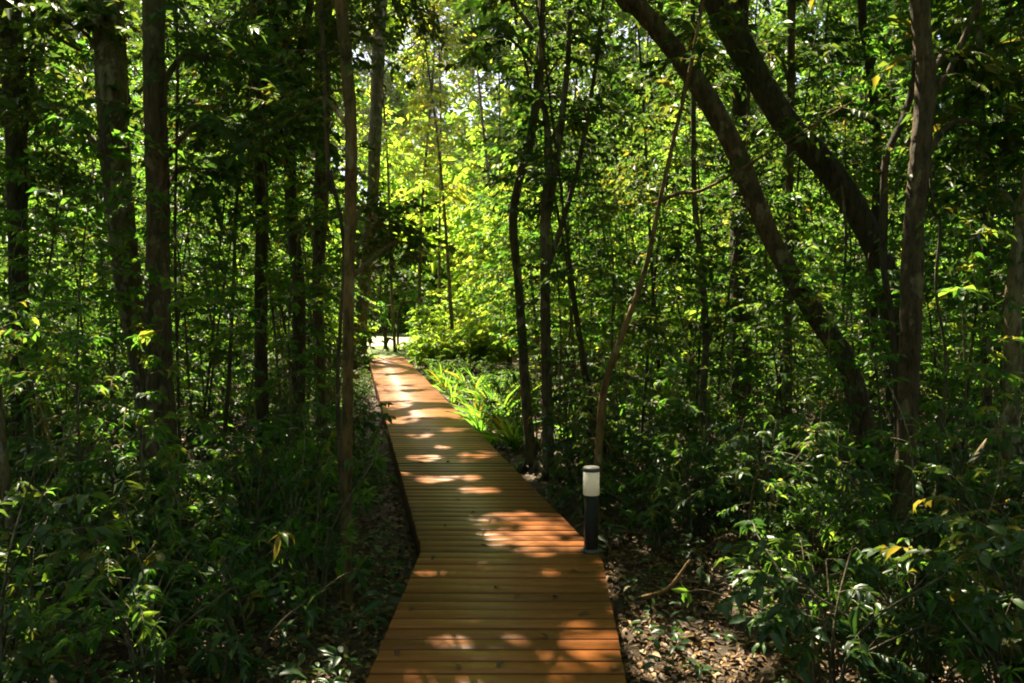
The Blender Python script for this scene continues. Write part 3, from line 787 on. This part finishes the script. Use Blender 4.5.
# tall saplings, near and shaded
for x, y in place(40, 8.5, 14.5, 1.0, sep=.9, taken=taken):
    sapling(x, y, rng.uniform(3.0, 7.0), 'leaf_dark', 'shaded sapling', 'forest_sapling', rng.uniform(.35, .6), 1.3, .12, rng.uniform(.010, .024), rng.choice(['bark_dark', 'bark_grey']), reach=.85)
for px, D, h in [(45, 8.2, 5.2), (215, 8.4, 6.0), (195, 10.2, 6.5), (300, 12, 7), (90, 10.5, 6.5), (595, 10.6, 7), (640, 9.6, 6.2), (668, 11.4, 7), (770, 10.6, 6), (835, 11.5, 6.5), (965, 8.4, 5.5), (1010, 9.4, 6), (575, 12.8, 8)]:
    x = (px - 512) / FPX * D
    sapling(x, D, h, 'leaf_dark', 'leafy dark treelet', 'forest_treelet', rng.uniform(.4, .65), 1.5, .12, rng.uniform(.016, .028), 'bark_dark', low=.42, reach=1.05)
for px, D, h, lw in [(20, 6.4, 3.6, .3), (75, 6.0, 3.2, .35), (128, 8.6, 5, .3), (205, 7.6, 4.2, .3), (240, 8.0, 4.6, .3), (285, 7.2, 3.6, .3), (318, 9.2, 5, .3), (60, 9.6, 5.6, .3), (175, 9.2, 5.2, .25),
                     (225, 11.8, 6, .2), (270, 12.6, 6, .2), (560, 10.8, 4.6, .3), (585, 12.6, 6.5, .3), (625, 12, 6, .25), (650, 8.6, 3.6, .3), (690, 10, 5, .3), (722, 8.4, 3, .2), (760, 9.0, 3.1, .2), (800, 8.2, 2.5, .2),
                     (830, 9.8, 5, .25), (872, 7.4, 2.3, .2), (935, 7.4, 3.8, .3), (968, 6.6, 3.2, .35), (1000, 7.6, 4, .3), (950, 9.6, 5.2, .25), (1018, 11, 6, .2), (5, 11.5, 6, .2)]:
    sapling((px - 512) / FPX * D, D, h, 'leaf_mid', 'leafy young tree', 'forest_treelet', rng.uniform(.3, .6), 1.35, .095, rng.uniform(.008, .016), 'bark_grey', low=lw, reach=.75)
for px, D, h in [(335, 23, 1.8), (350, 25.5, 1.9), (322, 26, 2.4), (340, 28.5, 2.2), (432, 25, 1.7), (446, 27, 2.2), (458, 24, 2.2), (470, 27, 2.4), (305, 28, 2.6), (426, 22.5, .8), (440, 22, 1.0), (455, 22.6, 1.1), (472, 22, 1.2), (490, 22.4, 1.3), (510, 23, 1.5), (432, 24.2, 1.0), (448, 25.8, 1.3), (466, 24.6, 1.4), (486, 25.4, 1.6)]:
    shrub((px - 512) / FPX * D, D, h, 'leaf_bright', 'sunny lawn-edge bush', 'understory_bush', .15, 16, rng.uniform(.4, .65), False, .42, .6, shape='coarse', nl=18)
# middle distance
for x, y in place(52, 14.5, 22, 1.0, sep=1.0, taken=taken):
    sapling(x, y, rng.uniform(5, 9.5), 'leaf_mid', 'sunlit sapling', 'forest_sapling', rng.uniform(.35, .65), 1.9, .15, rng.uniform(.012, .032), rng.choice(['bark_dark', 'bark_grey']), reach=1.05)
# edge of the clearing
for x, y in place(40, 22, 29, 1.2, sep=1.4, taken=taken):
    sapling(x, y, rng.uniform(10, 15.5), 'leaf_bright' if 340 < 512 + FPX * x / y < 660 else 'leaf_mid', 'bright tree' if 340 < 512 + FPX * x / y < 660 else 'mid-green tree', 'edge_tree', rng.uniform(.35, .65) + .12 * (330 < 512 + FPX * x / y < 640), 2.3, .19, rng.uniform(.03, .07), 'bark_grey', low=.05, reach=1.6, cat='tree')  # middle columns get brighter leaf colour, painting in the glow there
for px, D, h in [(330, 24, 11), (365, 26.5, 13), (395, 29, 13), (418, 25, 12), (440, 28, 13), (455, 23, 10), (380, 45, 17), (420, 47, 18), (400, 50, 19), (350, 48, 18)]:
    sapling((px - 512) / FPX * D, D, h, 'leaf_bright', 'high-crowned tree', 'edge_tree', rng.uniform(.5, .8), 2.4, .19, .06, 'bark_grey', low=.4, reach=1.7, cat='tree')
def rosette_sapling(px, py, D, label):
    p = P(px, py, D); root = tag(empty('rosette_sapling', (p[0], p[1], 0)), label, 'sapling')
    T = Tubes(); st = np.array([[p[0] + .1, p[1], -.06], [p[0] + .06, p[1], p[2] * .5], p]); T.add(catmull(st, 5), np.linspace(.011, .006, 11), 6)
    L = Leaves()
    for k in range(7):
        a = k * 0.95 + .4; d = np.array([cos(a), sin(a), -.35 + .3 * rng.random()])
        L.add(p[None], d[None], np.array([[0, 0, 1.]]), np.array([rng.uniform(.2, .3)]), np.array([.065]), np.array([rng.uniform(.3, .8)]))
    T.build('stem', M['bark_grey'], root); L.build('foliage', M['leaf_mid'], root, 'fine', False, True)
rosette_sapling(962, 288, 6.1, 'pale green rosette of long drooping leaves on a thin stem, catching the sun')
# low growth
kinds = [('leaf_glossy', 'broad-leaved', .09, False, .46, .85), ('leaf_mid', 'fine-leaved', .06, False, .42, .8), ('leaf_glossy', 'long-leaved', .115, True, .27, .9), ('leaf_mid', 'whorl-leaved', .085, True, .38, .75)]
for x, y in place(120, 3.6, 8.5, .55, sep=.33, taken=taken, power=.8):
    k = kinds[rng.integers(0, 4)]
    if 0.45 < x < 1.55 and 3.9 < y < 6.4: continue
    shrub(x, y, k[5] * rng.uniform(.55, 1.25), k[0], k[1] + ' shrub', 'understory_shrub', k[2], rng.integers(7, 12), rng.uniform(.35, .65), k[3], k[4])
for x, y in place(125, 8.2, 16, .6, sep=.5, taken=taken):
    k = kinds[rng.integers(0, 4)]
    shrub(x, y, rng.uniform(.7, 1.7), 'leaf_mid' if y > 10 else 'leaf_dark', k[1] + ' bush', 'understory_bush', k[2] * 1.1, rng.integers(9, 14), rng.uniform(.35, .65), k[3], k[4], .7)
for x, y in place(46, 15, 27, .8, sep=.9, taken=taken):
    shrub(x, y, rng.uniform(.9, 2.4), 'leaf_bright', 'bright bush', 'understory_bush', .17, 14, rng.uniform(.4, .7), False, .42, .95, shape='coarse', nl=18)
for k in range(34):
    y = rng.uniform(6.6, 21); x = float(right_x(y)) + rng.uniform(.4, 1.9)
    shrub(x, y, rng.uniform(.3, .6), 'leaf_dark' if k % 2 else 'leaf_mid', 'low leafy plant', 'low_plant', .075, 8, rng.uniform(.35, .6), k % 3 == 0, .42, .32, cat='plant', nl=12)
for k in range(52):
    y = rng.uniform(5.2, 21); x = float(left_x(y)) - rng.uniform(.22, 1.0)
    shrub(x, y, rng.uniform(.16, .32), 'leaf_dark' if k % 2 else 'leaf_mid', 'ankle-high seedling', 'seedling', .06, 5, rng.uniform(.35, .6), k % 3 == 0, .42, .2, cat='plant', nl=7)
for px, D, h in [(30, 4.6, 1.9), (70, 5.2, 2.3), (110, 4.9, 1.5), (170, 5.4, 2.0), (215, 5.0, 1.4), (250, 5.9, 2.2), (295, 6.2, 1.7), (15, 6.0, 2.6), (140, 6.2, 2.4),
                 (690, 6.6, 1.5), (840, 6.4, 2.2), (880, 5.0, 1.6), (930, 5.4, 2.1), (985, 4.8, 1.7), (1010, 5.6, 2.4), (960, 5.9, 1.3)]:
    sapling((px - 512) / FPX * D, D, h, 'leaf_mid', 'spindly whip', 'spindly_sapling', rng.uniform(.3, .6), .8, .075, .006, 'bark_pale', low=.35, reach=.4, shape='fine')
# strap-leaved clumps along the far bend
for k in range(24):
    y = rng.uniform(10.5, 20); x = float(right_x(y)) + rng.uniform(.15, 1.3)
    strap_plant(x, y, rng.uniform(.4, .75), 'leaf_mid', 'strap-leaved clump', 'strap_leaf_plant', 20, .045, .6)

# ------------------------------------------------------------------ uncountable masses
def mass(name, clumps, ll, per, leaf, tone=.5, label=None, flat=.7):
    L = Leaves()
    for (c, r) in clumps:
        n = int(per * r * r)
        v = rand_dir(n) * (rng.uniform(.35, 1.0, n) ** .5)[:, None] * r * np.array([1, 1, flat])
        # sub-clump: pull leaves to twig ends
        ct = rand_dir(max(6, n // 22)) * r * np.array([1, 1, flat]) * rng.uniform(.5, 1, (max(6, n // 22), 1))
        v = ct[rng.integers(0, len(ct), n)] + rng.normal(0, .16 * r ** .5, (n, 3))
        l = ll * rng.uniform(.6, 1.2, n)
        d = norm(rand_dir(n) * [1, 1, .5] + [0, 0, -.3])
        L.add(np.asarray(c) + v, d, norm(np.array([0, 0, 1.]) + rng.normal(0, .6, (n, 3))), l, l * .5, tones(n, tone, .2))
    o = L.build(name, M[leaf]); tag(o, label, None, None, 'stuff')
    return o
# canopy overhead, out of view, added to shade the scene
cl = []
for k in range(560):
    y = rng.uniform(-16, 27); x = rng.uniform(-24, 24)
    if k > 430: y = rng.uniform(6, 20); x = rng.uniform(-9, 6)
    z = rng.uniform(8.0, 12.5)
    yg = y - z * S[1] / S[2]
    if yg > 11 and rng.random() < .55 + (yg - 11) / 9: continue
    if z < CAM_Z + .36 * y + 1.2 and abs(x) < .7 * y: z = CAM_Z + .36 * y + 1.8
    cl.append(((x, y, z), rng.uniform(1.3, 2.2)))
for k in range(120):  # extra clumps added where their shadow falls on the deck
    yg = rng.uniform(2, 15); z = rng.uniform(8, 12.5); xg = deck_mid(yg) + rng.normal(0, 1.3)
    x, y = xg + z * S[0] / S[2], yg + z * S[1] / S[2]
    z2 = max(z, CAM_Z + .36 * y + 1.2)
    cl.append(((x + (z2 - z) * S[0] / S[2], y + (z2 - z) * S[1] / S[2], z2), rng.uniform(1.2, 1.8)))
mass('shade_canopy_foliage', cl, .24, 330, 'leaf_mid', .5, 'unseen leaf canopy high overhead, added to shade the deck, gaps cut for sun')
# thickets added out of view to block light from the sides and back
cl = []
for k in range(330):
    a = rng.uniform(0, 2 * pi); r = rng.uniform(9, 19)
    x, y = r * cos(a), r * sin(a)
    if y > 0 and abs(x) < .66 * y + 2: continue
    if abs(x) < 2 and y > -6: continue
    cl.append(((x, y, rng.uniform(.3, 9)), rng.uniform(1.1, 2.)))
mass('screening_thicket_foliage', cl, .3, 160, 'leaf_dark', .4, 'green thicket added out of view around the boardwalk to block stray light')
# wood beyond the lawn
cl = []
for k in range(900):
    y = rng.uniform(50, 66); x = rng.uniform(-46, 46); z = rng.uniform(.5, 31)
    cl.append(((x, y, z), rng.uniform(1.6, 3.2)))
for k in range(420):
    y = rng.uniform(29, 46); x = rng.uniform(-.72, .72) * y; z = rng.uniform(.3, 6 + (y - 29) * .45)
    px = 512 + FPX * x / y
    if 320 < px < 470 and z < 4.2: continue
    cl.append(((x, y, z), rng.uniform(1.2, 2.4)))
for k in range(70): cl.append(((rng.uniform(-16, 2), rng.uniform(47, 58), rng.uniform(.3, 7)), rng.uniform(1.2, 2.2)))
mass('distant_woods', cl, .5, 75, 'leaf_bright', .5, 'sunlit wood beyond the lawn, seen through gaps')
# lower growth and seedlings too many to count
def ground_cover():
    L = Leaves(); n0 = 0
    N = 2600
    y = 2.6 + 17 * rng.random(N) ** 1.4; x = rng.uniform(-.68, .68, N) * y
    for a, b in zip(x, y):
        if left_x(b) - .12 < a < right_x(b) + .12: continue
        dens = .5 + .5 * sin(a * 1.7 + 2) * cos(b * 1.3)
        if .45 < a < 1.9 and 3.9 < b < 6.2: dens *= .35
        if rng.random() > dens + .25: continue
        h = rng.uniform(.06, .3); k = rng.integers(4, 9)
        an = rng.uniform(0, 6.28, k)
        p = np.stack([a + .02 * np.cos(an), b + .02 * np.sin(an), float(ground_z(a, b)) + h * rng.uniform(.5, 1, k)], 1)
        d = np.stack([np.cos(an), np.sin(an), rng.uniform(-.3, .5, k)], 1)
        l = rng.uniform(.05, .12) * rng.uniform(.7, 1.2, k)
        L.add(p, d, norm(np.array([0, 0, 1.]) + rng.normal(0, .35, (k, 3))), l, l * .45, tones(k, .5))
    tag(L.build('seedling_undergrowth', M['leaf_glossy'], None, 'fine', False, True), 'low seedlings and small leaves covering the forest floor', None, None, 'stuff')
ground_cover()
def litter():
    L = Leaves(); N = 28000
    y = 2.4 + 16 * rng.random(N) ** 1.5; x = rng.uniform(-.68, .68, N) * y
    x = np.concatenate([x, rng.uniform(.4, 2.4, 6000), rng.uniform(-2.2, -.5, 3000), rng.uniform(-5, 0, 14000)]); y = np.concatenate([y, rng.uniform(3.2, 6.8, 6000), rng.uniform(3.2, 9, 3000), rng.uniform(8, 24, 14000)])
    k = ~((x > left_x(y)) & (x < right_x(y)) & (y < DECK_END)); x, y = x[k], y[k]; n = len(x)
    p = np.stack([x, y, ground_z(x, y) + rng.uniform(.006, .035, n)], 1)
    d = rand_dir(n) * [1, 1, .25]
    l = rng.uniform(.02, .072, n)
    L.add(p, d, norm(np.array([0, 0, 1.]) + rng.normal(0, .35, (n, 3))), l, l * rng.uniform(.35, .6, n), rng.beta(2, 2, n))
    tag(L.build('leaf_litter', M['dry_leaf'], None, 'fine', False, True), 'dry brown fallen leaves covering the soil beside the planks', None, None, 'stuff')
litter()
# a few fallen leaves lie on the planks
for k, (px, py) in enumerate([(432, 474), (440, 447), (457, 668), (444, 524), (520, 596), (410, 541), (428, 430), (470, 512), (412, 606), (540, 634), (498, 588), (560, 598), (590, 612), (398, 650), (505, 662), (480, 545), (455, 500), (500, 492), (418, 462), (450, 462), (405, 400), (425, 418), (570, 570), (435, 556), (610, 668)]):
    L = Leaves(); c = on_plane(px, py, DECK_Z + .012)
    d = rand_dir(1) * [1, 1, 0]
    L.add(c[None], d, np.array([[.1, .2, 1.]]), np.array([rng.uniform(.05, .085)]), np.array([rng.uniform(.025, .04)]), np.array([rng.uniform(0, .5)]))
    tag(L.build('fallen_leaf', M['dry_leaf'], None, 'fine', False, True), 'single curled dry leaf lying on the planks', 'leaf', 'dry leaves scattered on the boardwalk')

# ------------------------------------------------------------------ labels of the plants, by what stands beside them
LANDMARKS += [('the bollard light', B[0], B[1]), ('the kink in the planks', float(left_x(5.7)), 5.7), ('the deck end', float(deck_c(24)), 24.0),
              ('the near deck', float(deck_c(3.9)), 3.9), ('the deck middle', float(deck_c(11)), 11.0), ('the far deck', float(deck_c(17)), 17.0)]
def label_plants():
    by = {}
    for root, kind, x, y, h in PLANTS:
        ds = [((x - l[1]) ** 2 + ((y - l[2]) * .6) ** 2, l) for l in LANDMARKS]
        l = min(ds, key=lambda q: q[0])[1]
        dy = y - l[2]; dx = x - l[1]
        far = math.hypot(dx, dy)
        rel = 'beside' if abs(dy) < max(.5, abs(dx) * .7) else ('behind' if dy > 0 else 'in front of')
        if far > 3: rel = {'beside': 'well beside', 'behind': 'far behind', 'in front of': 'well in front of'}[rel]
        s = f'{kind} {rel} {l[0]}'
        if 'deck' in l[0]:
            s += ' on the bollard side' if x > deck_c(min(y, 24)) else ' across from the bollard'
        by.setdefault(s, []).append((h, root))
    order = ['tallest', 'second tallest', 'third tallest', 'fourth tallest', 'fifth tallest', 'sixth tallest', 'seventh tallest']
    for s, v in by.items():
        v.sort(key=lambda q: -q[0]); n = len(v)
        words = {1: [''], 2: ['taller ', 'shorter ']}.get(n) or [(order[k] if k < min(n - 1, 7) else ('shortest' if n <= 8 else 'one of the low')) + ' ' for k in range(min(n, 8))]
        for k, (h, root) in enumerate(v):
            if n > 1: root['group'] = s
            if len((words[-1] + s).split()) > 15: s2 = s.replace('the straight ', 'the ').replace('thin pole between the arching trunks', 'pole between arching trunks').replace(' on the bollard side', ' past the bollard')
            else: s2 = s
            root['label'] = words[min(k, len(words) - 1)] + s2
label_plants()

# ------------------------------------------------------------------ light, sky, view
w = bpy.data.worlds.new('World'); scene.world = w; w.use_nodes = True
nt = w.node_tree; bg = nt.nodes['Background']
sky = nt.nodes.new('ShaderNodeTexSky'); sky.sky_type = 'NISHITA'; sky.sun_disc = False
sky.air_density = .8; sky.dust_density = 4; sky.ozone_density = .4
sky.sun_elevation = SUN_EL; sky.sun_rotation = SUN_AZ
nt.links.new(sky.outputs[0], bg.inputs['Color']); bg.inputs['Strength'].default_value = .078
ld = bpy.data.lights.new('sun', 'SUN'); ld.energy = 5.0; ld.angle = R(.53); ld.color = (1, .90, .66)
lo = bpy.data.objects.new('sun', ld); COL.objects.link(lo)
from mathutils import Vector
lo.rotation_euler = Vector(tuple(S)).to_track_quat('Z', 'Y').to_euler(); lo.location = (0, 0, 30)

cd = bpy.data.cameras.new('camera'); cam = bpy.data.objects.new('camera', cd); COL.objects.link(cam)
cam.location = tuple(CAM); cam.rotation_euler = (pi / 2 - PITCH, 0, 0)
cd.sensor_width = 36; cd.lens = FPX / 1024 * 36; cd.clip_start = .05; cd.clip_end = 2000
scene.camera = cam
vs = scene.view_settings
vs.view_transform = 'Standard'; vs.look = 'None'; vs.gamma = 1; vs.exposure = 2.2; vs.use_curve_mapping = False
cy = scene.cycles
cy.max_bounces = 9; cy.diffuse_bounces = 7; cy.glossy_bounces = 2; cy.transmission_bounces = 4
cy.caustics_reflective = False; cy.caustics_refractive = False
cy.sample_clamp_indirect = 6; cy.use_denoising = True; cy.filter_width = 1.9
